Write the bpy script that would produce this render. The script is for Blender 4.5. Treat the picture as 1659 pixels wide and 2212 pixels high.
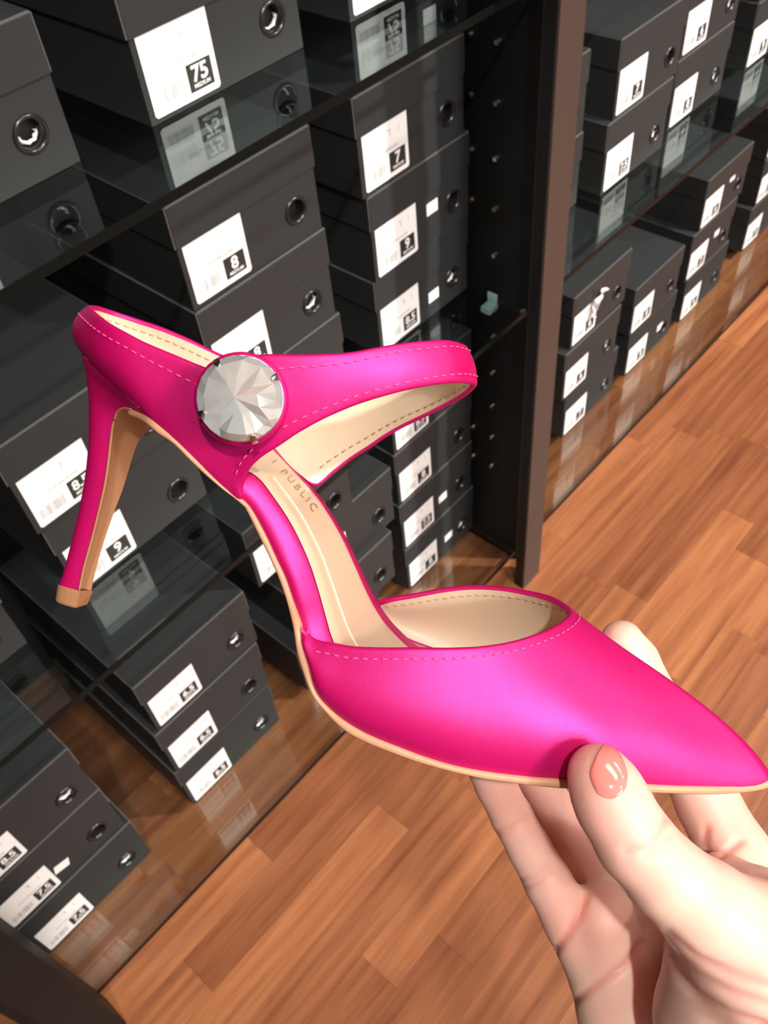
import bpy, bmesh, math, random
import numpy as np
from mathutils import Vector, Matrix

random.seed(7)
for o in list(bpy.data.objects):
    bpy.data.objects.remove(o, do_unlink=True)
scn = bpy.context.scene
col = scn.collection

# ------------------------------------------------------------------ camera
FPX, CX, CY = 1934.3, 829.5, 1106.0
U = 0.56                                   # metres per shelf unit
FLOOR_Z = 0.0
CAM = np.array([0.0, 0.0, 2.342 * U])
# rows: world axes (X along the shelf, Y into the shelf, Z up) seen from the camera
M = np.array([[0.65724574, -0.60467067, 0.44989045],
              [-0.74939475, -0.4607719, 0.47549633],
              [-0.0802218, -0.64966348, -0.7559774]])
_u, _s, _v = np.linalg.svd(M); M = _u @ _v

def W(pc):
    return CAM + M @ np.asarray(pc, float)

cam = bpy.data.cameras.new('camera')
cam.sensor_fit = 'HORIZONTAL'; cam.sensor_width = 36.0
cam.lens = FPX * 36.0 / 1659.0
cam.clip_start = 0.01; cam.clip_end = 60
camo = bpy.data.objects.new('camera', cam); col.objects.link(camo)
R = np.stack([M @ [1, 0, 0], M @ [0, -1, 0], M @ [0, 0, -1]], axis=1)
mw = Matrix([list(R[i]) + [CAM[i]] for i in range(3)] + [[0, 0, 0, 1]])
camo.matrix_world = mw
cam.dof.use_dof = True
cam.dof.focus_distance = 0.25
cam.dof.aperture_fstop = cam.lens / 0.8
scn.camera = camo

# ------------------------------------------------------------------ light
wd = bpy.data.worlds.new('room_light'); scn.world = wd; wd.use_nodes = True
wd.node_tree.nodes['Background'].inputs[0].default_value = (1.0, 0.98, 0.97, 1)
wd.node_tree.nodes['Background'].inputs[1].default_value = 0.22

def lamp(name, loc, target, power, size, color=(1, 0.93, 0.85), spot=None, blend=0.6):
    if spot:
        l = bpy.data.lights.new(name, 'SPOT'); l.spot_size = math.radians(spot); l.spot_blend = blend
        l.shadow_soft_size = size
    else:
        l = bpy.data.lights.new(name, 'AREA'); l.shape = 'DISK'; l.size = size
    l.energy = power; l.color = color
    o = bpy.data.objects.new(name, l); col.objects.link(o)
    o.location = loc
    d = Vector(target) - Vector(loc)
    o.rotation_euler = d.to_track_quat('-Z', 'Y').to_euler()
    return o

lamp('track_spot', (0.30, -2.1, 2.6), (0.45, 0.62, 0.95), 95, 0.06, color=(1, 0.97, 0.94), spot=46, blend=1.0)
lamp('track_spot', (-0.38, -0.74, 2.95), (0.30, 0.50, 0.9), 165, 0.045, color=(1, 0.96, 0.92), spot=58, blend=1.0)
lamp('track_spot', (2.3, -1.5, 2.9), (1.6, 0.3, 0.1), 900, 0.06, spot=70, blend=1.0)
lamp('track_spot', (3.9, -1.4, 2.9), (3.0, 0.6, 0.4), 300, 0.06, spot=70, blend=1.0)
lamp('added_wall_light', (0.3, -2.5, 2.9), (0.3, -3.2, 1.6), 85, 0.5)  # added lamp, brightens the pale wall for crystal reflections and soft fill
for px_, py_, pw_ in ((0.9, -0.35, 9), (2.5, -0.9, 14)):
    o = lamp('added_fill_panel', (px_, py_, 2.97), (px_, py_, 0), pw_, 0.6, color=(1, 0.97, 0.92))  # added panels, put white reflections into the crystal facets
    o.data.shape = 'SQUARE'
o = lamp('added_fill_panel', (0.05, -2.3, 2.9), (0.1, 0.2, 0.9), 34, 1.3, color=(1, 0.98, 0.96)); o.data.shape = 'SQUARE'; o.data.spread = math.radians(95)  # added soft fill source, lifts the shaded palm and fingers

scn.view_settings.view_transform = 'Standard'
scn.view_settings.look = 'None'
scn.view_settings.exposure = -0.2
scn.view_settings.gamma = 1.0
scn.view_settings.use_curve_mapping = False

# ------------------------------------------------------------------ helpers
def tag(o, label=None, cat=None, group=None, kind=None):
    if label: o['label'] = label
    if cat: o['category'] = cat
    if group: o['group'] = group
    if kind: o['kind'] = kind
    return o

def empty(name, loc=(0, 0, 0)):
    o = bpy.data.objects.new(name, None); col.objects.link(o)
    o.location = loc; o.empty_display_size = 0.02
    return o

def mk(name, me, parent=None, mat=None):
    o = bpy.data.objects.new(name, me); col.objects.link(o)
    if parent is not None: o.parent = parent
    if mat is not None and len(me.materials) == 0: me.materials.append(mat)
    return o

def mesh(name, verts, faces, mat=None, smooth=False):
    me = bpy.data.meshes.new(name)
    me.from_pydata([tuple(map(float, v)) for v in verts], [], [tuple(map(int, f)) for f in faces])
    me.update()
    if smooth:
        for p in me.polygons: p.use_smooth = True
    if mat: me.materials.append(mat)
    return me

def fixn(me):
    bm = bmesh.new(); bm.from_mesh(me)
    bmesh.ops.remove_doubles(bm, verts=bm.verts, dist=1e-6)
    bmesh.ops.recalc_face_normals(bm, faces=bm.faces)
    bm.to_mesh(me); bm.free(); me.update()
    return me

def boxmesh(name, lo, hi, mat=None, bevel=0.0):
    bm = bmesh.new()
    r = bmesh.ops.create_cube(bm, size=1.0)
    lo = Vector(lo); hi = Vector(hi)
    for v in bm.verts:
        v.co = Vector([lo[i] + (v.co[i] + 0.5) * (hi[i] - lo[i]) for i in range(3)])
    if bevel > 0:
        bmesh.ops.bevel(bm, geom=list(bm.edges), offset=bevel, segments=2, affect='EDGES', profile=0.6)
    me = bpy.data.meshes.new(name); bm.to_mesh(me); bm.free()
    if mat: me.materials.append(mat)
    return me

def gridfaces(nu, nv, closed=False):
    F = []
    for i in range(nu if closed else nu - 1):
        for j in range(nv - 1):
            a = i * nv + j; b = ((i + 1) % nu) * nv + j
            F.append((a, b, b + 1, a + 1))
    return F

def tube(pts, r, seg=8, caps=True):
    pts = np.asarray(pts, float); n = len(pts)
    V = []; F = []
    tan = np.gradient(pts, axis=0); tan /= np.linalg.norm(tan, axis=1)[:, None] + 1e-12
    ref = np.array([0.13, 0.31, 0.94])
    for i in range(n):
        a = np.cross(tan[i], ref); a /= np.linalg.norm(a) + 1e-12; b = np.cross(tan[i], a)
        rr = r[i] if hasattr(r, '__len__') else r
        for k in range(seg):
            th = 2 * math.pi * k / seg
            V.append(pts[i] + rr * (math.cos(th) * a + math.sin(th) * b))
    for i in range(n - 1):
        for k in range(seg):
            F.append((i * seg + k, i * seg + (k + 1) % seg, (i + 1) * seg + (k + 1) % seg, (i + 1) * seg + k))
    if caps:
        F.append(tuple(range(seg))[::-1]); F.append(tuple((n - 1) * seg + k for k in range(seg)))
    return V, F

def spline(P, n, closed=False):
    """centripetal-ish Catmull-Rom through P, resampled to n points"""
    P = np.asarray(P, float); m = len(P)
    d = np.linalg.norm(np.diff(P, axis=0), axis=1)
    t = np.concatenate([[0], np.cumsum(d + 1e-9)])
    return spline_t(t, P, np.linspace(0, t[-1], n))

def spline_t(t, P, q):
    """monotone-ish cubic Hermite interpolation of P(t)"""
    t = np.asarray(t, float); P = np.asarray(P, float)
    if P.ndim == 1: P = P[:, None]
    m = np.zeros_like(P); s = np.diff(P, axis=0) / np.diff(t)[:, None]
    m[0] = s[0]; m[-1] = s[-1]
    h = np.diff(t)
    for i in range(1, len(t) - 1):
        m[i] = (s[i - 1] * h[i] + s[i] * h[i - 1]) / (h[i] + h[i - 1])
    k = np.clip(np.searchsorted(t, q, side='right') - 1, 0, len(t) - 2)
    u = ((q - t[k]) / h[k])[:, None]; hh = h[k][:, None]
    h00 = 2 * u**3 - 3 * u**2 + 1; h10 = u**3 - 2 * u**2 + u
    h01 = -2 * u**3 + 3 * u**2; h11 = u**3 - u**2
    return h00 * P[k] + h10 * hh * m[k] + h01 * P[k + 1] + h11 * hh * m[k + 1]

# ------------------------------------------------------------------ materials
def newmat(name):
    m = bpy.data.materials.new(name); m.use_nodes = True
    return m, m.node_tree.nodes, m.node_tree.links, m.node_tree.nodes['Principled BSDF']

def pmat(name, color, rough=0.5, metal=0.0, spec=0.5, coat=0.0, bump=None, var=None, sheen=0.0):
    m, N, L, b = newmat(name)
    b.inputs['Base Color'].default_value = (*color, 1)
    b.inputs['Roughness'].default_value = rough
    b.inputs['Metallic'].default_value = metal
    b.inputs['Specular IOR Level'].default_value = spec
    b.inputs['Coat Weight'].default_value = coat
    b.inputs['Sheen Weight'].default_value = sheen
    if bump or var:
        tc = N.new('ShaderNodeTexCoord')
    if var:
        sc, amt = var
        nz = N.new('ShaderNodeTexNoise'); nz.inputs['Scale'].default_value = sc; nz.inputs['Detail'].default_value = 4
        L.new(tc.outputs['Object'], nz.inputs['Vector'])
        mx = N.new('ShaderNodeMix'); mx.data_type = 'RGBA'
        mx.inputs[6].default_value = (*[c * (1 - amt) for c in color], 1)
        mx.inputs[7].default_value = (*[min(1, c * (1 + amt)) for c in color], 1)
        L.new(nz.outputs['Fac'], mx.inputs[0]); L.new(mx.outputs[2], b.inputs['Base Color'])
    if bump:
        sc, st, dist = bump
        nz = N.new('ShaderNodeTexNoise'); nz.inputs['Scale'].default_value = sc; nz.inputs['Detail'].default_value = 6
        L.new(tc.outputs['Object'], nz.inputs['Vector'])
        bp = N.new('ShaderNodeBump'); bp.inputs['Strength'].default_value = st; bp.inputs['Distance'].default_value = dist
        L.new(nz.outputs['Fac'], bp.inputs['Height']); L.new(bp.outputs['Normal'], b.inputs['Normal'])
    return m

MAT = {}
MAT['card'] = pmat('charcoal_card', (0.0245, 0.0265, 0.0275), 0.5, spec=0.33, bump=(900, 0.15, 0.0004), var=(6, 0.12))
MAT['card_edge'] = pmat('charcoal_card_edge_highlight', (0.095, 0.093, 0.092), 0.45, spec=0.5)  # paler bevel colour paints in the light caught along lid edges
MAT['ring'] = pmat('black_grommet', (0.012, 0.012, 0.013), 0.25, spec=0.6)
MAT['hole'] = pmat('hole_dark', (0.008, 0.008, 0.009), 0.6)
MAT['paper'] = pmat('label_paper', (0.86, 0.85, 0.84), 0.45, spec=0.4)
MAT['ink'] = pmat('black_ink', (0.022, 0.024, 0.022), 0.5)
MAT['greyink'] = pmat('grey_ink', (0.22, 0.22, 0.22), 0.6)
MAT['paleink'] = pmat('pale_ink', (0.45, 0.45, 0.45), 0.6)
MAT['tissue'] = pmat('tissue', (0.82, 0.82, 0.83), 0.6)
MAT['panel'] = pmat('black_panel', (0.0045, 0.006, 0.006), 0.5, spec=0.25, var=(5, 0.2))
MAT['post'] = pmat('brown_post', (0.052, 0.034, 0.028), 0.45, spec=0.4, var=(8, 0.1))
MAT['steel'] = pmat('steel_peg', (0.75, 0.76, 0.76), 0.25, metal=1.0)
MAT['brass'] = pmat('brass_peg', (0.8, 0.55, 0.25), 0.3, metal=1.0)
MAT['wallb'] = pmat('dark_wall', (0.006, 0.007, 0.007), 0.6)
MAT['white_wall'] = pmat('pale_wall', (0.75, 0.73, 0.70), 0.7)
MAT['clip'] = pmat('clear_clip', (0.35, 0.55, 0.52), 0.2, spec=0.7, coat=0.5)

def glassmat():
    m, N, L, b = newmat('shelf_glass')
    N.remove(b)
    out = N['Material Output']
    tr = N.new('ShaderNodeBsdfTransparent'); tr.inputs[0].default_value = (0.93, 0.965, 0.96, 1)
    gl = N.new('ShaderNodeBsdfGlossy'); gl.inputs['Roughness'].default_value = 0.015
    gl.inputs['Color'].default_value = (0.82, 0.93, 0.92, 1)
    fr = N.new('ShaderNodeFresnel')
    geo = N.new('ShaderNodeNewGeometry'); io = N.new('ShaderNodeMix'); io.data_type = 'FLOAT'
    io.inputs[2].default_value = 1.62; io.inputs[3].default_value = 1 / 1.62     # thin pane: same reflectance on both faces
    L.new(geo.outputs['Backfacing'], io.inputs[0]); L.new(io.outputs[0], fr.inputs['IOR'])
    mx = N.new('ShaderNodeMixShader')
    L.new(fr.outputs[0], mx.inputs[0]); L.new(tr.outputs[0], mx.inputs[1]); L.new(gl.outputs[0], mx.inputs[2])
    L.new(mx.outputs[0], out.inputs['Surface'])
    return m
MAT['glass'] = glassmat()
MAT['glass_edge'] = pmat('glass_edge', (0.003, 0.005, 0.005), 0.3, spec=0.15)

def woodmat():
    m, N, L, b = newmat('parquet_wood')
    oi = N.new('ShaderNodeObjectInfo'); tc = N.new('ShaderNodeTexCoord')
    add = N.new('ShaderNodeVectorMath'); add.operation = 'MULTIPLY_ADD'
    cmb = N.new('ShaderNodeCombineXYZ')
    for i in range(3): L.new(oi.outputs['Random'], cmb.inputs[i])
    add.inputs[1].default_value = (37, 91, 53)
    L.new(cmb.outputs[0], add.inputs[0]); L.new(tc.outputs['Object'], add.inputs[2])
    mp = N.new('ShaderNodeMapping'); mp.inputs['Scale'].default_value = (2.2, 34, 20)
    L.new(add.outputs[0], mp.inputs[0])
    nz = N.new('ShaderNodeTexNoise'); nz.inputs['Scale'].default_value = 1.6; nz.inputs['Detail'].default_value = 7
    nz.inputs['Roughness'].default_value = 0.6
    L.new(mp.outputs[0], nz.inputs['Vector'])
    cr = N.new('ShaderNodeValToRGB')
    e = cr.color_ramp.elements
    e[0].position = 0.30; e[0].color = (0.190, 0.061, 0.024, 1)
    e[1].position = 0.72; e[1].color = (0.40, 0.160, 0.068, 1)
    L.new(nz.outputs['Fac'], cr.inputs[0])
    cr2 = N.new('ShaderNodeValToRGB')
    e = cr2.color_ramp.elements
    e[0].position = 0.0; e[0].color = (0.66, 0.58, 0.54, 1)
    e[1].position = 1.0; e[1].color = (1.06, 1.02, 0.96, 1)
    L.new(oi.outputs['Random'], cr2.inputs[0])
    mx = N.new('ShaderNodeMix'); mx.data_type = 'RGBA'; mx.blend_type = 'MULTIPLY'; mx.inputs[0].default_value = 1.0
    L.new(cr.outputs[0], mx.inputs[6]); L.new(cr2.outputs[0], mx.inputs[7])
    L.new(mx.outputs[2], b.inputs['Base Color'])
    b.inputs['Roughness'].default_value = 0.38
    b.inputs['Specular IOR Level'].default_value = 0.4
    return m
MAT['wood'] = woodmat()

def satin(name, base, glossc, mixf=0.42, rough=0.42):
    m, N, L, b = newmat(name)
    out = N['Material Output']
    b.inputs['Base Color'].default_value = (*base, 1)
    b.inputs['Roughness'].default_value = 0.55
    b.inputs['Specular IOR Level'].default_value = 0.15
    g = N.new('ShaderNodeBsdfAnisotropic'); g.inputs['Color'].default_value = (*glossc, 1)
    g.inputs['Roughness'].default_value = rough; g.inputs['Anisotropy'].default_value = 0.0
    tc = N.new('ShaderNodeTexCoord')
    nz = N.new('ShaderNodeTexNoise'); nz.inputs['Scale'].default_value = 5200; nz.inputs['Detail'].default_value = 2
    L.new(tc.outputs['Object'], nz.inputs['Vector'])
    bp = N.new('ShaderNodeBump'); bp.inputs['Strength'].default_value = 0.5; bp.inputs['Distance'].default_value = 0.00012
    L.new(nz.outputs['Fac'], bp.inputs['Height'])
    L.new(bp.outputs[0], g.inputs['Normal']); L.new(bp.outputs[0], b.inputs['Normal'])
    mx = N.new('ShaderNodeMixShader'); mx.inputs[0].default_value = mixf
    L.new(b.outputs[0], mx.inputs[1]); L.new(g.outputs[0], mx.inputs[2])
    L.new(mx.outputs[0], out.inputs['Surface'])
    return m
MAT['satin'] = satin('magenta_satin', (0.50, 0.0, 0.092), (0.90, 0.18, 0.85), 0.14, 0.40)
MAT['thread'] = pmat('pink_thread', (0.88, 0.09, 0.30), 0.5)
MAT['thread2'] = pmat('beige_thread', (0.60, 0.40, 0.26), 0.5)
MAT['lining'] = pmat('cream_lining', (0.80, 0.65, 0.46), 0.42, spec=0.4, coat=0.15, bump=(700, 0.08, 0.0002))
MAT['sock'] = pmat('nude_sock', (0.68, 0.47, 0.32), 0.30, spec=0.5, coat=0.3)
MAT['solel'] = pmat('tan_leather', (0.60, 0.30, 0.17), 0.42, spec=0.4, var=(300, 0.10))
MAT['breast'] = pmat('tan_heel_breast', (0.40, 0.19, 0.09), 0.38, spec=0.5)
MAT['gold'] = pmat('gold_foil', (0.36, 0.24, 0.12), 0.35, metal=0.3)
MAT['prong'] = pmat('silver_setting', (0.72, 0.70, 0.68), 0.18, metal=1.0)

def skinmat():
    m, N, L, b = newmat('skin')
    tc = N.new('ShaderNodeTexCoord')
    nz = N.new('ShaderNodeTexNoise'); nz.inputs['Scale'].default_value = 34; nz.inputs['Detail'].default_value = 4
    L.new(tc.outputs['Object'], nz.inputs['Vector'])
    cr = N.new('ShaderNodeValToRGB'); e = cr.color_ramp.elements
    e[0].position = 0.34; e[0].color = (0.84, 0.49, 0.40, 1)
    e[1].position = 0.66; e[1].color = (0.86, 0.57, 0.45, 1)
    L.new(nz.outputs['Fac'], cr.inputs[0]); 
    at = N.new('ShaderNodeAttribute'); at.attribute_name = 'flush'
    mx = N.new('ShaderNodeMix'); mx.data_type = 'RGBA'
    mx.inputs[7].default_value = (0.80, 0.33, 0.26, 1)
    L.new(at.outputs['Fac'], mx.inputs[0]); L.new(cr.outputs[0], mx.inputs[6])
    L.new(mx.outputs[2], b.inputs['Base Color'])
    b.inputs['Roughness'].default_value = 0.46
    b.inputs['Specular IOR Level'].default_value = 0.4
    b.inputs['Subsurface Weight'].default_value = 0.6
    b.inputs['Subsurface Radius'].default_value = (1.0, 0.35, 0.2)
    b.inputs['Subsurface Scale'].default_value = 0.006
    v = N.new('ShaderNodeTexNoise'); v.inputs['Scale'].default_value = 900; v.inputs['Detail'].default_value = 3
    L.new(tc.outputs['Object'], v.inputs['Vector'])
    bp = N.new('ShaderNodeBump'); bp.inputs['Strength'].default_value = 0.12; bp.inputs['Distance'].default_value = 0.0003
    L.new(v.outputs['Fac'], bp.inputs['Height']); L.new(bp.outputs[0], b.inputs['Normal'])
    return m
MAT['skin'] = skinmat()
MAT['nail'] = pmat('coral_nail_polish', (0.82, 0.23, 0.19), 0.12, spec=0.6, coat=1.0)

# ------------------------------------------------------------------ the room
def zu(z):                       # shelf unit height -> world height
    return CAM[2] + z * U

slab = mk('floor', boxmesh('floor', (-3, -3.2, -0.06), (6, 1.9 * U, -0.012), MAT['wood']))
tag(slab, 'warm brown strip parquet floor', kind='structure')
PLW, PLL = 0.062, 0.46
plank_me = {}
for L_ in (0.30, 0.38, 0.46, 0.55):
    plank_me[L_] = boxmesh('plank', (0, 0, -0.011), (L_ - 0.0003, PLW - 0.0003, 0.0), MAT['wood'], 0)
rr = random.Random(3)
y = -0.42
while y < 1.0:
    x = -0.75 - rr.random() * 0.4
    while x < 3.0:
        L_ = rr.choice(list(plank_me))
        o = mk('plank', plank_me[L_], slab)
        o.location = (x, y, rr.uniform(-0.0004, 0))
        x += L_
    y += PLW

wb = mk('wall_back', boxmesh('wall_back', (-3, 1.9 * U, -0.06), (6, 1.9 * U + 0.1, 3.1), MAT['wallb']))
tag(wb, 'black wall behind the shoe shelves', kind='structure')
ce = mk('ceiling', boxmesh('ceiling', (-3, -3.2, 3.0), (6, 1.9 * U, 3.1), MAT['white_wall']))
tag(ce, 'pale ceiling of the shop', kind='structure')

wf = mk('wall_front', boxmesh('wall_front', (-3, -3.3, -0.06), (6, -3.2, 3.1), MAT['white_wall']))
tag(wf, 'pale wall across the shop', kind='structure')

# ------------------------------------------------------------------ shelving: panels, pegs, glass
PF, PB = 0.996 * U, 1.88 * U                 # panel front / back
def panel(x0, x1, label):
    r = empty('shelving_upright', ((x0 + x1) / 2, (PF + PB) / 2, 0))
    tag(r, label, 'upright')
    ox, oy = r.location.x, r.location.y
    mk('board', boxmesh('board', (x0 - ox, PF - oy, 0.001), (x1 - ox, PB - oy, 2.6), MAT['panel']), r)
    return r
def post(s0, s1, sy0, sy1, label, m_):
    r = empty('front_post', ((s0 + s1) / 2 * U, (sy0 + sy1) / 2 * U, 0)); tag(r, label, 'post')
    ox, oy = r.location.x, r.location.y
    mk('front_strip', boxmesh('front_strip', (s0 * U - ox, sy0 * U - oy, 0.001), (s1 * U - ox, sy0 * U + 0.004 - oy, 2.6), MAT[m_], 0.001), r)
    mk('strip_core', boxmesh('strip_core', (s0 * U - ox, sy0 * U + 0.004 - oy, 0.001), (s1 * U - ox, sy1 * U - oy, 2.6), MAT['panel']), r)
    return r
XR0, XR1 = 1.503 * U, 1.593 * U
XL0, XL1 = -0.315 * U, -0.222 * U
XE0, XE1 = 4.30 * U, 4.39 * U
pR = panel(XR0, XR1, 'black shelf upright with rows of steel pegs between the two bays')
pL = panel(XL0, XL1, 'dark shelf upright at the lower left end of the near bay')
pE = panel(XE0, XE1, 'far end upright of the right-hand shelf bay')
post(1.420, 1.505, 0.906, 0.940, 'brown front post standing between the two shelf bays', 'post')
post(-0.270, -0.178, 0.906, 0.990, 'front post in the lower left corner, its shadow painted in as black', 'panel')  # brown post given the black panel colour as painted shadow
post(4.30, 4.39, 0.906, 0.990, 'brown front post at the far right end of the shelves', 'post')

bm = bmesh.new()
bmesh.ops.create_cone(bm, cap_ends=True, segments=14, radius1=0.0042, radius2=0.0030, depth=0.006)
peg_me = bpy.data.meshes.new('peg'); bm.to_mesh(peg_me); bm.free(); peg_me.materials.append(MAT['steel'])
peg_b = peg_me.copy(); peg_b.materials.clear(); peg_b.materials.append(MAT['brass'])
for k in range(-3, 11):
    z = -0.749 - 0.1212 * k
    if z < -2.15: continue
    for yy in (1.097, 1.166):
        if k >= 4 and yy > 1.1 and k not in (9, 10): continue
        o = mk('peg', peg_b if k == 3 else peg_me, pR)
        o.location = (XR0 - 0.002 - pR.location.x, yy * U - pR.location.y, zu(z))
        o.rotation_euler = (0, math.radians(-90), 0)
        if k == 3: o['label'] = 'brass-coloured shelf peg'

GT = 0.0085
def glass_shelf(x0, x1, z, label, y0=1.0):
    r = empty('glass_shelf', ((x0 + x1) / 2, 1.42 * U, zu(z) - GT / 2))
    tag(r, label, 'glass shelf')
    hx = (x1 - x0) / 2; a = y0 * U - 1.42 * U; b = 1.86 * U - 1.42 * U
    me = boxmesh('pane', (-hx, a, -GT / 2), (hx, b, GT / 2), MAT['glass'])
    mk('pane', me, r)
    mk('polished_edge', boxmesh('polished_edge', (-hx, a - 0.0012, -GT / 2), (hx, a, GT / 2), MAT['glass_edge'], 0.0004), r,)
    return r
Z1, Z2, Z3 = -0.615, -1.350, -2.298
gx0, gx1 = XL1 + 0.002, XR0 - 0.002
g1 = glass_shelf(gx0, gx1, Z1, 'upper glass shelf of the near bay, under the size 7.5 box')
g2 = glass_shelf(gx0, gx1, Z2, 'middle glass shelf of the near bay, crossing behind the shoe')
g3 = glass_shelf(gx0, gx1, Z3, 'lowest glass shelf of the near bay, just above the floor')
hx0, hx1 = XR1 + 0.002, XE0 - 0.002
g4 = glass_shelf(hx0, hx1, Z2, 'middle glass shelf of the right-hand bay')
g5 = glass_shelf(hx0, hx1, Z3, 'lowest glass shelf of the right-hand bay above the floor')
g6 = glass_shelf(hx0, hx1, Z1, 'upper glass shelf of the right-hand bay')

# shelf support clips at the right panel
for zz, nm in ((Z2, 'clear plastic clip holding the middle glass shelf at the right upright'),):
    r = empty('shelf_clip', (XR0 - 0.012, 1.097 * U, zu(zz) - GT - 0.006)); tag(r, nm, 'shelf clip')
    mk('clip_tab', boxmesh('clip_tab', (-0.010, -0.008, -0.004), (0.0105, 0.008, 0.0055), MAT['clip'], 0.0015), r)
    mk('clip_lip', boxmesh('clip_lip', (0.006, -0.008, 0.0055), (0.0085, 0.008, 0.006 + GT + 0.006), MAT['clip'], 0.0006), r)

# ------------------------------------------------------------------ shoe boxes
BW, BH, BD = 0.325 * U, 0.2035 * U, 0.300
LIDH = 0.078 * U
HX, HZ, HR = 0.268 * U, 0.064 * U, 0.0205 * U

def body_mesh():
    bm = bmesh.new()
    w, d, h = BW, BD, BH - 0.004
    seg = 24
    o4 = [(0, 0), (w, 0), (w, h), (0, h)]
    outer = [bm.verts.new((x, 0, z)) for x, z in o4]
    circ = [bm.verts.new((HX + HR * math.cos(2 * math.pi * k / seg), 0, HZ + HR * math.sin(2 * math.pi * k / seg))) for k in range(seg)]
    inner = [bm.verts.new((v.co.x, 0.012, v.co.z)) for v in circ]
    q = seg // 4; off = seg // 8
    # corner order: BL, BR, TR, TL ; sectors centred on right, top, left, bottom
    corners = {0: (1, 2), 1: (2, 3), 2: (3, 0), 3: (0, 1)}
    for s in range(4):
        a, b = corners[s]
        ks = [(-off + s * q + i) % seg for i in range(q + 1)]
        bm.faces.new([outer[a], outer[b]] + [circ[k] for k in ks[::-1]])
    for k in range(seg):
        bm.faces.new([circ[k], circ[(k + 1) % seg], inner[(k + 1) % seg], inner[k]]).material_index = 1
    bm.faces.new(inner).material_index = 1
    bk = [bm.verts.new((x, d, z)) for x, z in o4]
    for a in range(4):
        b = (a + 1) % 4
        bm.faces.new([outer[a], bk[a], bk[b], outer[b]])
    bm.faces.new(bk)
    bmesh.ops.recalc_face_normals(bm, faces=bm.faces)
    me = bpy.data.meshes.new('box_body'); bm.to_mesh(me); bm.free()
    me.materials.append(MAT['card']); me.materials.append(MAT['hole'])
    return me
BODY = body_mesh()
def lid_mesh():
    e = 0.0022
    bm = bmesh.new(); bmesh.ops.create_cube(bm, size=1)
    lo = Vector((-e, -e, BH - LIDH)); hi = Vector((BW + e, BD + e, BH))
    for v in bm.verts: v.co = Vector([lo[i] + (v.co[i] + .5) * (hi[i] - lo[i]) for i in range(3)])
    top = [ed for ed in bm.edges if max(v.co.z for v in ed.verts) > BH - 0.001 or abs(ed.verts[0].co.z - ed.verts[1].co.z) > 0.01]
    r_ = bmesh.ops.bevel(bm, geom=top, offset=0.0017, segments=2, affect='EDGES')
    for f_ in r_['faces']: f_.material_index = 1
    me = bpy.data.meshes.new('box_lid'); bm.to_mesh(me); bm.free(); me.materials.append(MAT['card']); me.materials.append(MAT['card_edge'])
    return me
LID = lid_mesh()
def ring_mesh():
    V = []; F = []; seg = 24; prof = [(1.0, 0.0), (1.28, -0.0002), (1.34, 0.0), (1.28, -0.0016), (1.08, -0.0021), (0.96, -0.001), (0.94, 0.006)]
    prof = [(1.34, -0.0001), (1.30, -0.0013), (1.16, -0.0020), (1.02, -0.0014), (0.95, 0.0015), (0.94, 0.008)]
    for k in range(seg):
        a = 2 * math.pi * k / seg
        for r_, y_ in prof: V.append((HR * r_ * math.cos(a), y_, HR * r_ * math.sin(a)))
    F = gridfaces(seg, len(prof), True)
    me = mesh('hole_ring', V, F, MAT['ring'], True)
    return fixn(me)
RING = ring_mesh()
def tissue_mesh(up):
    V = []; F = []; n = 10; m = 6
    for i in range(n):
        a = math.pi + math.pi * i / (n - 1) * 1.0
        for j in range(m):
            r_ = HR * 0.93 * (1 - 0.62 * up * (j / (m - 1)) ** 1.0 * (0.6 + 0.4 * math.sin(3.1 * i)))
            V.append((r_ * math.cos(a), 0.0085 - 0.006 * math.sin(math.pi * 0.8 * j / (m - 1)) + 0.0008 * math.sin(i * 2.3 + j), r_ * math.sin(a)))
    return mesh('tissue_paper', V, gridfaces(n, m), MAT['tissue'], True)
TISS = [tissue_mesh(1.0), tissue_mesh(0.55)]

LW, LH = 0.131 * U, 0.121 * U
def label_mesh():
    bm = bmesh.new(); bmesh.ops.create_cube(bm, size=1)
    for v in bm.verts: v.co = Vector(((v.co.x + .5) * LW, (v.co.y - .5) * 0.0003 - 0.0001, (v.co.z + .5) * LH))
    vert = [e for e in bm.edges if abs(e.verts[0].co.y - e.verts[1].co.y) > 1e-5]
    bmesh.ops.bevel(bm, geom=vert, offset=0.0016, segments=3, affect='EDGES')
    me = bpy.data.meshes.new('label'); bm.to_mesh(me); bm.free(); me.materials.append(MAT['paper'])
    return me
LABEL = label_mesh()
def quads(name, rects, y, mat):
    V = []; F = []
    for x0, z0, x1, z1 in rects:
        n = len(V); V += [(x0, y, z0), (x1, y, z0), (x1, y, z1), (x0, y, z1)]; F.append((n, n + 1, n + 2, n + 3))
    return mesh(name, V, F, mat)
rb = random.Random(5)
bars = []; x = 0.075 * LW
while x < 0.46 * LW:
    w = rb.choice([0.006, 0.006, 0.012, 0.018]) * LW
    bars.append((x, 0.12 * LH, x + w, 0.30 * LH)); x += w + rb.choice([0.006, 0.010, 0.014]) * LW
BARC = quads('barcode', bars, -0.00055, MAT['paleink'])
PATCH = quads('size_patch', [(0.555 * LW, 0.085 * LH, 0.925 * LW, 0.425 * LH)], -0.00052, MAT['ink'])
LOGO = quads('label_mark', [(0.56 * LW, 0.80 * LH, 0.63 * LW, 0.815 * LH), (0.60 * LW, 0.70 * LH, 0.615 * LW, 0.80 * LH), (0.80 * LW, 0.70 * LH, 0.81 * LW, 0.83 * LH)], -0.00055, MAT['paleink'])

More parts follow.
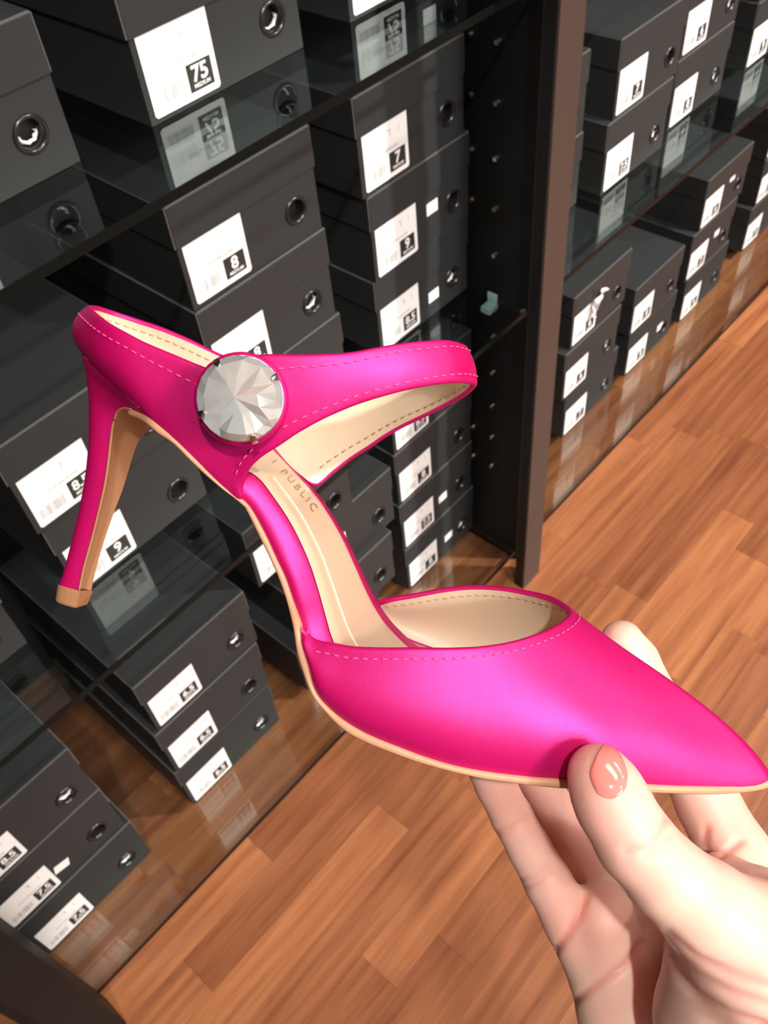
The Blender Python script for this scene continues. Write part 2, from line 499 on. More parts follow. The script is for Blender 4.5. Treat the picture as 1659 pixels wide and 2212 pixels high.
def textmesh(name, body, size, mat, bold=0.0, shear=0.0, ax='CENTER', space=1.0):
    c = bpy.data.curves.new(name, 'FONT'); c.body = body; c.size = size; c.align_x = ax; c.align_y = 'CENTER'
    c.offset = bold * size; c.shear = shear; c.resolution_u = 3; c.space_character = space
    o = bpy.data.objects.new(name, c); col.objects.link(o)
    bpy.context.view_layer.update()
    dg = bpy.context.evaluated_depsgraph_get()
    me = bpy.data.meshes.new_from_object(o.evaluated_get(dg))
    bpy.data.objects.remove(o, do_unlink=True); bpy.data.curves.remove(c)
    me.name = name; me.materials.clear(); me.materials.append(mat)
    return me
def standup(me, x, y, z, s=1.0):
    me.transform(Matrix.Translation((x, y, z)) @ Matrix.Rotation(math.radians(90), 4, 'X') @ Matrix.Scale(s, 4))
    return me
NUM = {}
def number(n):
    if n not in NUM:
        sz = 0.27 * LH if len(n) <= 2 else 0.235 * LH
        NUM[n] = standup(textmesh('size_number', n, sz, MAT['paper'], 0.03), 0.74 * LW, -0.0007, 0.285 * LH)
    return NUM[n]
WIDTH = standup(textmesh('width_word', 'MEDIUM', 0.072 * LH, MAT['paper'], 0.02), 0.745 * LW, -0.0007, 0.145 * LH)
STYLE = standup(textmesh('style_name', 'OLLEY-JENI PLUMP', 0.060 * LH, MAT['greyink'], 0.0), 0.53 * LW, -0.00055, 0.50 * LH)

STK = boxmesh('price_sticker', (-0.0105, -0.0005, -0.008), (0.0105, -0.0001, 0.008), MAT['paper'])

def shoe_box(label, xu, zu_, yu=1.165, num='8', rot=0.0, tissue=0, lab=True, sticker=None, group='charcoal shoe boxes on the shelves', ldx=0.0):
    r = empty('shoe_box', (xu * U, yu * U, zu_))
    r.rotation_euler = (0, 0, math.radians(rot))
    tag(r, label, 'shoe box', group)
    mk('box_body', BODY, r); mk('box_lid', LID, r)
    g = mk('hole_ring', RING, r); g.location = (HX, -0.0002, HZ)
    if tissue:
        t = mk('tissue_paper', TISS[tissue - 1], r); t.location = (HX, 0.002, HZ)
    if lab:
        l = mk('label', LABEL, r); l.location = (0.010 * U + ldx, -0.0003, 0.0075 * U)
        l['label'] = 'white size label'
        mk('size_patch', PATCH, l); mk('size_number', number(num), l); mk('barcode', BARC, l)
        mk('style_name', STYLE, l); mk('width_word', WIDTH, l); mk('label_mark', LOGO, l)
    if sticker:
        s = mk('price_sticker', STK, r); s.location = (sticker[0] * U, -0.0004, sticker[1] * U)
        if len(sticker) > 2: s.rotation_euler = (0, math.radians(sticker[2]), 0)
    return r

H_ = BH + 0.0006
def zb(shelf, k): return zu(shelf) + 0.0004 + k * H_
# --- near bay, upper shelf
shoe_box('charcoal shoe box at the upper left corner on the upper glass shelf', 0.277, zb(Z1, 0), 1.18, num='8', tissue=1)
shoe_box('topmost shoe box in the upper left corner, lying on another box', 0.26, zb(Z1, 1), 1.21, num='8', rot=0.6)
shoe_box('charcoal shoe box with the large 7.5 size label on the upper glass shelf', 0.727, zb(Z1, 0), 1.168, num='75', tissue=2)
shoe_box('charcoal shoe box lying on the size 7.5 box', 0.722, zb(Z1, 1), 1.172, num='75')
shoe_box('shoe box at the right end of the upper glass shelf beside the panel', 1.165, zb(Z1, 0), 1.165, num='75', sticker=(0.21, 0.055))
shoe_box('topmost shoe box at the right end of the upper glass shelf', 1.16, zb(Z1, 1), 1.168, num='7')
# --- near bay, middle shelf
shoe_box('shoe box on the middle shelf at the left edge of the picture', -0.160, zb(Z2, 0), 1.165, num='9')
shoe_box('size 9 shoe box behind the stiletto heel tip on the middle shelf', 0.292, zb(Z2, 0), 1.175, num='9')
shoe_box('size 8.5 shoe box left of the heel, top of its stack', 0.279, zb(Z2, 1), 1.163, num='8.5')
shoe_box('bottom shoe box of the stack behind the jewel on the middle shelf', 0.715, zb(Z2, 0), 1.165, num='8')
shoe_box('middle shoe box of the stack right above the jewel, light tissue in its hole', 0.708, zb(Z2, 1), 1.165, num='8', tissue=2)
shoe_box('size 8 shoe box above the shoe, under the upper glass shelf', 0.707, zb(Z2, 2), 1.168, num='8', rot=-0.4)
shoe_box('lowest shoe box behind the strap beside the panel, white sticker and tissue in its hole', 1.163, zb(Z2, 0), 1.172, num='8.5', tissue=1, sticker=(0.195, 0.055))
shoe_box('middle shoe box beside the panel with a white square sticker near its hole', 1.163, zb(Z2, 1), 1.165, num='9', sticker=(0.195, 0.085))
shoe_box('size 7 shoe box beside the panel, top of its stack under the upper glass shelf', 1.150, zb(Z2, 2), 1.165, num='7', ldx=0.001)
# --- near bay, bottom shelf
shoe_box('lowest shoe box of the lower left stack on the bottom glass', -0.208, zb(Z3, 0), 1.160, num='7.5', tissue=2)
shoe_box('middle shoe box of the lower left stack with a tilted white sticker', -0.218, zb(Z3, 1), 1.163, num='7.5', sticker=(0.165, 0.062, 14))
shoe_box('topmost shoe box of the lower left stack', -0.219, zb(Z3, 2), 1.163, num='8.5', tissue=2)
shoe_box('lowest shoe box of the stack left of the shoe sole, on the bottom glass', 0.272, zb(Z3, 0), 1.168, num='6.5', tissue=2)
shoe_box('middle shoe box of the stack left of the shoe sole', 0.276, zb(Z3, 1), 1.163, num='6.5')
shoe_box('topmost shoe box of the stack left of the shoe sole', 0.288, zb(Z3, 2), 1.165, num='6.5', tissue=1)
shoe_box('lowest shoe box behind the insole on the bottom glass', 0.715, zb(Z3, 0), 1.170, num='8')
shoe_box('second shoe box from the bottom behind the insole', 0.757, zb(Z3, 1), 1.130, num='8')
shoe_box('third shoe box from the bottom behind the insole, pushed to the right', 0.800, zb(Z3, 2), 1.150, num='8')
shoe_box('topmost shoe box of the stack behind the insole, pushed to the left', 0.648, zb(Z3, 3), 1.139, num='8')
for k, (x_, n_, st, lb) in enumerate([(1.172, '8', (0.20, 0.075), 'lowest'), (1.167, '7.5', (0.185, 0.075), 'second lowest'), (1.167, '8', None, 'third lowest'), (1.168, '8.5', None, 'topmost')]):
    shoe_box(lb + ' shoe box of the stack seen between strap and panel on the bottom shelf', x_, zb(Z3, k), 1.168, num=n_, sticker=st, tissue=1 if k == 0 else 0)
# --- right-hand bay, middle shelf and above
B2 = [
    (2.030, Z2, 0, 1.128, 1, 'lower shoe box right of the brown post on the middle shelf'),
    (2.050, Z2, 1, 1.128, 0, 'upper shoe box right of the brown post with its lid top showing'),
    (2.440, Z2, 0, 1.160, 2, 'lower shoe box of the second stack right of the brown post'),
    (2.448, Z2, 1, 1.160, 2, 'second shoe box of the second stack right of the brown post'),
    (2.445, Z2, 2, 1.165, 0, 'topmost shoe box of the second stack right of the brown post'),
    (2.915, Z2, 0, 1.155, 0, 'lower shoe box of the third stack on the right-hand middle shelf'),
    (2.920, Z2, 1, 1.160, 0, 'upper shoe box of the third stack on the right-hand middle shelf'),
    (3.380, Z2, 0, 1.160, 0, 'lower shoe box of the fourth stack on the right-hand middle shelf'),
    (3.385, Z2, 1, 1.165, 0, 'upper shoe box of the fourth stack on the right-hand middle shelf'),
    (1.640, Z2, 0, 1.165, 0, 'lower shoe box directly behind the brown post on the middle shelf'),
    (1.640, Z2, 1, 1.165, 0, 'upper shoe box directly behind the brown post on the middle shelf'),
    # bottom shelf
    (2.015, Z3, 0, 1.166, 1, 'lowest shoe box right of the brown post on the bottom glass'),
    (1.980, Z3, 1, 1.160, 1, 'middle shoe box right of the brown post in the bottom stack'),
    (2.005, Z3, 2, 1.163, 0, 'topmost shoe box of the bottom stack right of the post, with crumpled paper on it'),
    (2.425, Z3, 0, 1.165, 0, 'lower shoe box of the second bottom stack right of the post'),
    (2.405, Z3, 1, 1.160, 0, 'upper shoe box of the second bottom stack right of the post'),
    (2.825, Z3, 0, 1.163, 1, 'lowest shoe box of the third bottom stack right of the post'),
    (2.798, Z3, 1, 1.160, 0, 'middle shoe box of the third bottom stack right of the post'),
    (2.825, Z3, 2, 1.158, 0, 'topmost shoe box of the third bottom stack right of the post'),
    (3.400, Z3, 0, 1.190, 0, 'lowest shoe box of the fourth bottom stack at the right picture edge'),
    (3.420, Z3, 1, 1.190, 0, 'middle shoe box of the fourth bottom stack at the right picture edge'),
    (3.410, Z3, 2, 1.190, 0, 'topmost shoe box of the fourth bottom stack at the right picture edge'),
]
stks = {14: (0.235, 0.085), 17: (0.205, 0.11), 18: (0.205, 0.12)}
for k, (x_, sh, lv, y_, ti, lb) in enumerate(B2):
    shoe_box(lb, x_, zb(sh, lv), y_, num=random.choice(['6', '7', '7.5', '8', '9']), tissue=ti, sticker=stks.get(k))

# crumpled paper hanging over the lid of the stack right of the post
V = []; F = []
rp = random.Random(2)
n, m = 12, 6
for i in range(n):
    for j in range(m):
        a = i / (n - 1); b = j / (m - 1)
        wob = 0.006 * math.sin(7 * a + 1.0) + 0.004 * math.sin(15 * a + j)
        V.append((0.016 * (b - 0.5) * (1 - 0.35 * math.sin(5 * a)) + 0.010 * a + wob, -0.006 - 0.004 * math.sin(9 * a + 4 * b) - 0.003 * abs(math.sin(5 * b)), 0.046 * a - 0.004 * math.sin(6 * b)))
cp = mk('crumpled_paper', mesh('crumpled_paper', V, gridfaces(n, m), MAT['tissue'], True))
sm = cp.modifiers.new('thickness', 'SOLIDIFY'); sm.thickness = 0.0004
cp.location = (2.10 * U, 1.163 * U - 0.0005, zb(Z3, 2) + 0.045)
cp.rotation_euler = (0, math.radians(22), 0)
tag(cp, 'small crumpled white paper stuck to the topmost box right of the post', 'paper')

# ------------------------------------------------------------------ the shoe
# local frame of the shoe: AX heel -> toe, AY towards the near side, AZ up (camera coordinates)
AY = np.array([-.2, .2, -.96]); AY /= np.linalg.norm(AY)
AX = np.array([.92, .39, -.11]); AX -= AY * (AX @ AY); AX /= np.linalg.norm(AX)
AZ = np.cross(AY, AX)
P0 = np.array([0, (1250 - CY) / FPX, 1]) * .26
BASE = np.stack([AX, AY, AZ], axis=1)

def Q(a, b, t):
    """pixel (a, b) on the lengthwise plane t metres to the near side -> shoe frame"""
    d = np.array([(a - CX) / FPX, (b - CY) / FPX, 1.0])
    k = (P0 @ AY + t) / (d @ AY)
    return BASE.T @ (d * k - P0)
def S2C(s): return P0 + np.asarray(s) @ BASE.T           # shoe frame -> camera frame
def toW(s):
    s = np.asarray(s, float)
    return CAM + (P0 + s @ BASE.T) @ M.T

shoe = empty('high_heel_mule', tuple(toW(Q(830, 1300, 0))))
tag(shoe, 'magenta satin pointed-toe stiletto mule with a large round crystal on its strap', 'shoe')
SO = np.array(shoe.location)
def sm(name, verts, faces, mat, smooth=True, parent=None, fix=True, sub=0):
    me = mesh(name, toW(verts) - SO, faces, mat, smooth)
    if fix: fixn(me)
    o = mk(name, me, parent if parent is not None else shoe)
    if sub:
        s = o.modifiers.new('sub', 'SUBSURF'); s.levels = sub; s.render_levels = sub
    return o

def grid_normals(G, closed_u=False):
    if closed_u:
        E = np.concatenate([G[-1:], G, G[:1]], axis=0)
        du = (E[2:] - E[:-2])
    else:
        du = np.gradient(G, axis=0)
    dv = np.gradient(G, axis=1)
    n = np.cross(du, dv); n /= np.linalg.norm(n, axis=2)[..., None] + 1e-12
    return n

def shell(name, G, thick, closed, satin_m, lining_m, lname, outward, rim=0.0011):
    """G: outer grid (u, v, 3). outer surface + rolled rims (satin) and an inner lining"""
    n = grid_normals(G, closed)
    s = np.sign((n * outward).sum(2).mean()); n = n * s
    nu, nv = G.shape[:2]
    # rims: roll over the two v edges
    cols = []
    def rimcols(k, dirn):
        e = G[:, k]; nn = n[:, k]
        out = []
        for a in (30, 60, 90, 120, 150, 180):
            c = math.cos(math.radians(a)); q = math.sin(math.radians(a))
            out.append(e - nn * thick * 0.5 * (1 - c) + dirn * thick * 0.5 * q)
        return out
    d_lo = G[:, 0] - G[:, 1]; d_lo /= np.linalg.norm(d_lo, axis=1)[:, None] + 1e-12
    d_hi = G[:, -1] - G[:, -2]; d_hi /= np.linalg.norm(d_hi, axis=1)[:, None] + 1e-12
    lo = rimcols(0, d_lo)[::-1]; hi = rimcols(-1, d_hi)
    # a strip of satin folded inside
    A = np.stack(lo + [G[:, k] for k in range(nv)] + hi, axis=1)
    o = sm(name, A.reshape(-1, 3), gridfaces(nu, A.shape[1], closed), satin_m)
    I = G - n * thick
    l = sm(lname, I.reshape(-1, 3), gridfaces(nu, nv, closed), lining_m)
    return o, l, n

def stitches(name, line, nrm, mat, length=0.0017, gap=0.0011, r=0.00022, lift=0.00012):
    line = np.asarray(line); seg = np.linalg.norm(np.diff(line, axis=0), axis=1)
    t = np.concatenate([[0], np.cumsum(seg)])
    V = []; F = []
    q = 0.0005
    def at(x):
        return (np.array([np.interp(x, t, line[:, k]) for k in range(3)]),
                np.array([np.interp(x, t, nrm[:, k]) for k in range(3)]))
    while q + length < t[-1]:
        pts = []
        for k in range(5):
            p, nn = at(q + length * k / 4); pts.append(p + nn * (lift + 0.00022 * math.sin(math.pi * k / 4)))
        v, f = tube(pts, [r * .6, r, r, r, r * .6], 5)
        b = len(V); V += list(v); F += [tuple(i + b for i in x) for x in f]
        q += length + gap
    o = sm(name, np.array(V), F, mat, fix=False)
    o['kind'] = 'stuff'
    return o

# ---- quarter and strap: one band that runs round heel and instep
ST = [  # lower px, upper px, t lower, t upper
    ((1031, 826), (1010, 750), -.006, -.006),
    ((1002, 820), (977, 739), .004, .004),
    ((957, 823), (937, 740), .010, .010),
    ((890, 835), (877, 746), .016, .016),
    ((830, 850), (817, 756), .020, .020),
    ((765, 871), (758, 767), .023, .023),
    ((700, 899), (700, 771), .0255, .0250),
    ((645, 928), (639, 772), .027, .0262),
    ((600, 957), (579, 772), .0275, .0268),
    ((560, 982), (535, 778), .0270, .0268),
    ((532, 1010), (497, 798), .0255, .0266),
    ((519, 1043), (455, 804), .0240, .0264),
    ((515, 1074), (428, 796), .0232, .0262),
    ((478, 1046), (397, 783), .0232, .0260),
    ((430, 999), (355, 765), .0235, .0256),
    ((380, 951), (310, 745), .0238, .0250),
    ((326, 903), (270, 724), .0235, .0240),
    ((281, 862), (236, 706), .0215, .0220),
    ((240, 828), (211, 689), .0180, .0185),
    ((208, 799), (196, 676), .0125, .0130),
    ((188, 776), (187, 668), .0060, .0062),
    ((179, 764), (183, 664), 0, 0),
    ((182, 752), (189, 661), -.0062, -.0064),
    ((200, 752), (205, 662), -.0125, -.0130),
    ((234, 764), (231, 670), -.0180, -.0180),
    ((275, 784), (262, 680), -.0210, -.0215),
    ((325, 812), (300, 692), -.0225, -.0235),
    ((385, 848), (355, 711), -.0230, -.0245),
    ((450, 890), (410, 735), -.0225, -.0252),
    ((510, 925), (455, 758), -.0215, -.0258),
    ((560, 950), (494, 775), -.0205, -.0260),
    ((600, 985), (540, 785), -.0200, -.0262),
    ((640, 1022), (580, 795), -.0200, -.0264),
    ((680, 1046), (615, 803), -.0210, -.0265),
    ((718, 1018), (665, 810), -.0235, -.0265),
    ((758, 988), (718, 813), -.0250, -.0262),
    ((798, 963), (768, 813), -.0252, -.0258),
    ((838, 937), (815, 810), -.0245, -.0250),
    ((880, 914), (860, 803), -.0230, -.0235),
    ((937, 887), (915, 792), -.0205, -.0205),
    ((985, 863), (965, 776), -.0165, -.0165),
    ((1014, 846), (996, 761), -.0115, -.0115),
]
LO = np.array([Q(*s[0], s[2]) for s in ST]); UP = np.array([Q(*s[1], s[3]) for s in ST])
def closed_spline(P, per):
    n = len(P); ext = np.concatenate([P[-3:], P, P[:4]], axis=0)
    t = np.arange(-3, n + 4).astype(float)
    return spline_t(t, ext, np.arange(n * per) / per)
PER = 5
LOs, UPs = closed_spline(LO, PER), closed_spline(UP, PER)
NV = 13
vv = np.linspace(0, 1, NV)
G = LOs[:, None] * (1 - vv)[None, :, None] + UPs[:, None] * vv[None, :, None]
cen = G.mean(axis=(0, 1))
outw = G - np.array([0, 0, 0])
# outward reference: away from the foot axis
axis_pt = G.copy(); axis_pt[..., 1] = 0
ref = np.zeros_like(G); ref[..., 1] = G[..., 1]
ref[..., 0] = np.where(G[..., 0] < -0.085, -0.03, 0)
nq = grid_normals(G, True)
sg = np.sign((nq * ref).sum(2).mean()); nq *= sg
heel_w = np.clip((-0.055 - G[..., 0]) / 0.05, 0, 1)
bul = (0.0007 + 0.0026 * heel_w) * np.sin(math.pi * vv)[None, :] ** 0.9
G = G + nq * bul[..., None]
quarter, qlin, nq = shell('quarter_strap', G, 0.0019, True, MAT['satin'], MAT['lining'], 'quarter_lining', ref)
quarter['label'] = 'magenta satin heel quarter and instep strap'
qlin['label'] = 'cream leather lining of quarter and strap'
nS = len(ST)
def along(G_, n_, a, b, f):
    i = np.arange(int(a * PER), int(b * PER) + 1) % len(G_)
    k = f * (NV - 1); k0 = int(min(k, NV - 2)); w = k - k0
    return G_[i, k0] * (1 - w) + G_[i, k0 + 1] * w, n_[i, k0] * (1 - w) + n_[i, k0 + 1] * w
for a, b, f in ((0, 9, 0.86), (0, 8, 0.14), (11.2, 21, 0.86)):
    l, n_ = along(G, nq, a, b, f); stitches('stitching', l, n_, MAT['thread'])
l, n_ = along(G, nq, 9.2, 11.8, 0.10); stitches('stitching', l, n_, MAT['thread'])
Gi = G - nq * 0.0019
for a, b, f in ((33.5, 41.8, 0.10), (22, 30, 0.88)):
    l, n_ = along(Gi, -nq, a, b, f); stitches('lining_stitching', l, n_, MAT['thread2'], r=0.0002)

# ---- vamp (toe)
T_ = [(651, 1366, .0300), (661, 1374, .0305), (676, 1386, .0312), (714, 1395, .0322), (748, 1402, .0328), (811, 1406, .0332),
      (895, 1406, .0328), (980, 1406, .0312), (1043, 1402, .0290), (1106, 1391, .0250), (1161, 1374, .0190), (1199, 1358, .0130),
      (1224, 1342, .0070), (1237, 1327, .0005), (1232, 1313, -.0060), (1220, 1303, -.0105), (1190, 1288, -.0170), (1148, 1278, -.0220), (1085, 1268, -.0265),
      (1022, 1266, -.0295), (958, 1272, -.0310), (895, 1283, -.0315), (815, 1297, -.0310), (775, 1312, -.0300)]
B_ = [(650, 1372, .0290), (656, 1400, .0300), (666, 1433, .0310), (684, 1498, .0330), (718, 1538, .0340), (756, 1567, .0350), (853, 1613, .0360), (980, 1656, .0350),
      (1106, 1677, .0320), (1216, 1686, .0285), (1320, 1691, .0240), (1420, 1697, .0180), (1533, 1700, .0110), (1610, 1697, .0055), (1650, 1688, .0022), (1668, 1676, 0)]
T = np.array([Q(*q) for q in T_]); Bn = np.array([Q(*q) for q in B_])
Bf = Bn[::-1][1:].copy(); Bf[:, 1] *= -1
NT, NB = 140, 22
it = 13                                               # throat index in T_
Tn = np.concatenate([spline(T[:it + 1], NT // 2 + 1), spline(T[it:], NT // 2 + 1)[1:]])
Tn = spline(T, 400)
# resample: throat reached at i = .5
dmin = np.argmin(np.linalg.norm(Tn - T[it], axis=1))
def resamp(P, n):
    s = np.concatenate([[0], np.cumsum(np.linalg.norm(np.diff(P, axis=0), axis=1))])
    q = np.linspace(0, s[-1], n); return np.stack([np.interp(q, s, P[:, k]) for k in range(3)], axis=1)
Tc = np.concatenate([resamp(Tn[:dmin + 1], NT // 2 + 1), resamp(Tn[dmin:], NT // 2 + 1)[1:]])
Bs = spline(Bn, 300); Bsf = Bs[::-1].copy(); Bsf[:, 1] *= -1
# concentrate the fan: near half
Bc = np.concatenate([resamp(Bs, NT // 2 + 1), resamp(Bsf, NT // 2 + 1)[1:]])
ii = np.linspace(0, 1, NT + 1)
phi = math.pi * (0.5 - 0.5 * np.cos(math.pi * ii))
phi = math.pi * ii
nrm = np.stack([0.10 * np.sin(phi), np.cos(phi), np.sin(phi)], axis=1); nrm /= np.linalg.norm(nrm, axis=1)[:, None]
h = np.linalg.norm(Tc - Bc, axis=1)
edge = np.sin(math.pi * np.clip(ii, 0, 1)) ** 0.35
side = np.abs(np.cos(phi)) ** 1.0
b1 = (0.0005 + 0.0020 * side + 0.0016 * np.sin(phi) ** 2) * edge
b2 = (0.0034 + 0.0066 * side + 0.0035 * np.sin(phi) ** 2) * edge
P1 = Tc + (Bc - Tc) * 0.34 + nrm * b1[:, None]
P2 = Tc + (Bc - Tc) * 0.76 + nrm * b2[:, None]
w = np.linspace(0, 1, NB)
bz = [(1 - w) ** 3, 3 * w * (1 - w) ** 2, 3 * w * w * (1 - w), w ** 3]
Vg = sum(c_[:, None, :] * b_[None, :, None] for c_, b_ in zip((Tc, P1, P2, Bc), bz))
Vg = Vg[:, ::-1]                                      # v: sole -> topline
refv = np.repeat(nrm[:, None], NB, axis=1)
vamp, vlin, nv_ = shell('vamp', Vg, 0.0019, False, MAT['satin'], MAT['lining'], 'vamp_lining', refv)
vamp['label'] = 'pointed magenta satin toe vamp'; vlin['label'] = 'cream leather toe lining'
kk = NB - 1
def offs(Vg_, n_, i0, i1, dist):
    L_ = []; N_ = []
    for i in range(i0, i1):
        s = np.concatenate([[0], np.cumsum(np.linalg.norm(np.diff(Vg_[i, ::-1], axis=0), axis=1))])
        L_.append([np.interp(dist, s, Vg_[i, ::-1, k]) for k in range(3)])
        N_.append([np.interp(dist, s, n_[i, ::-1, k]) for k in range(3)])
    return np.array(L_), np.array(N_)
l, n_ = offs(Vg, nv_, 4, NT // 2 + 6, 0.0021); stitches('stitching', l, n_, MAT['thread'], length=0.0016, gap=0.0010)
l, n_ = offs(Vg - nv_ * 0.0019, -nv_, NT // 2 + 6, NT - 4, 0.0022); stitches('lining_stitching', l, n_, MAT['thread2'], r=0.0002)

# ---- outsole
SU = [(277, 881), (302, 891), (326, 904), (353, 924), (389, 958), (425, 994), (462, 1031), (498, 1063), (520, 1078), (534, 1091), (546, 1106), (573, 1155),
      (596, 1205), (616, 1248), (632, 1298), (645, 1348), (649, 1371), (656, 1400), (666, 1433), (684, 1498), (718, 1537), (756, 1566), (802, 1591), (853, 1612), (916, 1636),
      (980, 1655), (1043, 1667), (1106, 1676), (1170, 1682), (1216, 1685), (1320, 1690), (1420, 1697), (1533, 1700), (1604, 1698), (1645, 1691), (1672, 1680)]
SL = [(277, 897), (298, 905), (318, 917), (343, 938), (373, 957), (407, 991), (443, 1025), (480, 1056), (503, 1074), (520, 1088), (532, 1102), (558, 1155),
      (583, 1205), (602, 1249), (619, 1298), (632, 1350), (636, 1374), (641, 1408), (650, 1440), (672, 1497), (705, 1541), (743, 1578), (790, 1604), (853, 1629), (910, 1649),
      (980, 1668), (1043, 1682), (1106, 1691), (1170, 1699), (1216, 1703), (1320, 1709), (1420, 1713), (1533, 1716), (1604, 1712), (1652, 1704), (1676, 1688)]
HW = [.014, .018, .0225, .0235, .0236, .0234, .023, .0228, .0222, .0215, .0205, .0195, .0195, .0205, .0235, .0285, .0297, .0307, .0318, .0338, .0348, .0358, .0364, .0368, .0366,
      .0358, .0344, .0328, .0308, .0292, .0246, .0185, .0114, .0058, .0024, .0004]
tt = np.arange(len(SU)).astype(float); qq = np.linspace(0, len(SU) - 1, 160)
su = spline_t(tt, np.array([Q(*a, h_) for a, h_ in zip(SU, HW)]), qq)
sl = spline_t(tt, np.array([Q(*a, h_) for a, h_ in zip(SL, HW)]), qq)
su[:, 1] = np.maximum(su[:, 1], .0002); sl[:, 1] = np.maximum(sl[:, 1], .0002)
def mir(p): p = p.copy(); p[:, 1] *= -1; return p
mid_u, mid_l = (su + sl) / 2, None
ring = [su * [1, .94, 1], su, su * .75 + sl * .25 + [0, .0005, 0], su * .25 + sl * .75 + [0, .0005, 0], sl, sl * [1, .9, 1] + [0, 0, -.0002], sl * [1, .4, 1] + [0, 0, -.0004],
        mir(sl) * [1, .4, 1] + [0, 0, -.0004], mir(sl), mir(su), mir(su) * [1, .94, 1]]
Gs = np.stack(ring, axis=1)
F = gridfaces(len(qq), Gs.shape[1])
m_ = Gs.shape[1]
for i in range(len(qq) - 1):
    F.append((i * m_ + m_ - 1, (i + 1) * m_ + m_ - 1, (i + 1) * m_, i * m_))
F.append(tuple(range(m_))); F.append(tuple((len(qq) - 1) * m_ + k for k in range(m_)))
outsole = sm('outsole', Gs.reshape(-1, 3), F, MAT['solel']); outsole['label'] = 'tan leather outsole edge'

# ---- insole board wrapped in satin, and the nude sock on top
IB = [  # sole px, near top px, far top px, t near, t far
    ((300, 885), (330, 850), (395, 820), .0200, -.0200),
    ((380, 950), (410, 915), (480, 875), .0215, -.0205),
    ((440, 1010), (470, 972), (545, 918), .0218, -.0200),
    ((480, 1048), (512, 1008), (588, 960), .0215, -.0195),
    ((521, 1079), (556, 1034), (622, 1000), .0205, -.0190),
    ((546, 1107), (592, 1080), (655, 1033), .0192, -.0185),
    ((573, 1156), (624, 1128), (690, 1070), .0185, -.0180),
    ((596, 1206), (649, 1177), (722, 1116), .0185, -.0180),
    ((616, 1249), (668, 1222), (749, 1163), .0195, -.0190),
    ((632, 1299), (685, 1275), (775, 1217), .0220, -.0205),
    ((646, 1350), (699, 1325), (800, 1270), .0250, -.0225),
    ((657, 1402), (715, 1380), (832, 1325), .0270, -.0245),
    ((674, 1455), (740, 1432), (868, 1366), .0285, -.0265),
    ((705, 1515), (785, 1490), (915, 1405), .0300, -.0280),
    ((770, 1570), (860, 1545), (985, 1445), .0315, -.0290),
    ((900, 1625), (980, 1600), (1085, 1490), .0310, -.0285),
    ((1060, 1666), (1120, 1640), (1200, 1540), .0270, -.0250),
    ((1250, 1684), (1290, 1660), (1340, 1590), .0190, -.0180),
    ((1450, 1694), (1470, 1675), (1490, 1640), .0090, -.0090),
]
t_ = np.arange(len(IB)).astype(float); qi = np.linspace(0, len(IB) - 1, 120)
ib = spline_t(t_, np.array([Q(*s[0], s[3] + .0006) for s in IB]), qi)
iu = spline_t(t_, np.array([Q(*s[1], s[3] - .0016) for s in IB]), qi)
fu = spline_t(t_, np.array([Q(*s[2], s[4]) for s in IB]), qi)
fb = fu + (ib - iu) * [1, -1, 1]
bow = np.cross(np.gradient(iu, axis=0), [0, 1, 0]); bow /= np.linalg.norm(bow, axis=1)[:, None]
if bow[60] @ (iu[60] - ib[60]) < 0: bow = -bow
cols_ = [ib]
for k in range(1, 6):
    a = k / 6
    cols_.append(ib * (1 - a) + iu * a + np.array([0, .0018, 0]) * math.sin(math.pi * a ** .8))
for k in range(0, 9):
    a = k / 8
    cols_.append(iu * (1 - a) + fu * a + bow * (0.0006 * math.sin(math.pi * min(a * 6, 1) * .5) * (1 if a > 0 else 0) * (0 if a == 1 else 1)))
cols_ += [fu * .5 + fb * .5 + [0, -.0012, 0], fb]
Gb = np.stack(cols_, axis=1)
sm('insole_board', Gb.reshape(-1, 3), gridfaces(*Gb.shape[:2]), MAT['satin'])['label'] = 'satin wrapped insole board'
NS = 16
fr = np.linspace(0.0, 0.86, NS)
sock = np.stack([iu * (1 - a) + fu * a + bow * (0.0013 if 0 < k < NS - 1 else 0.0004) for k, a in enumerate(fr)], axis=1)
sk = sm('insole_sock', sock.reshape(-1, 3), gridfaces(*sock.shape[:2]), MAT['sock']); sk['label'] = 'nude patent insole sock'
# raised welt line of the sock
ln = iu * .78 + fu * .22 + bow * 0.0014
v, f = tube(ln[28:100], 0.00028, 6); sm('sock_welt', np.array(v), f, MAT['lining'], parent=None)
# gold lettering stamped on the sock, running heel to toe
def on_sock(s, a):
    i = np.clip(s, 0, len(iu) - 1.001); k = int(i); w_ = i - k
    e = lambda arr: arr[k] * (1 - w_) + arr[k + 1] * w_
    return e(iu) * (1 - a) + e(fu) * a + e(bow) * 0.00155
tm = textmesh('lettering', 'I PUBLIC', 1.0, MAT['gold'], -0.012, space=1.5, ax='LEFT')
xs = np.array([v_.co.x for v_ in tm.vertices]); L0 = xs.max()
sA, sB = 24.5, 41.5
for v_ in tm.vertices:
    p = on_sock(sA + (sB - sA) * v_.co.x / L0, 0.56 + 0.30 * v_.co.y * 0.85)
    v_.co = Vector(toW(p) - SO)
tm.update()
lt = mk('lettering', tm, shoe); lt['label'] = 'thin gold brand lettering on the insole'

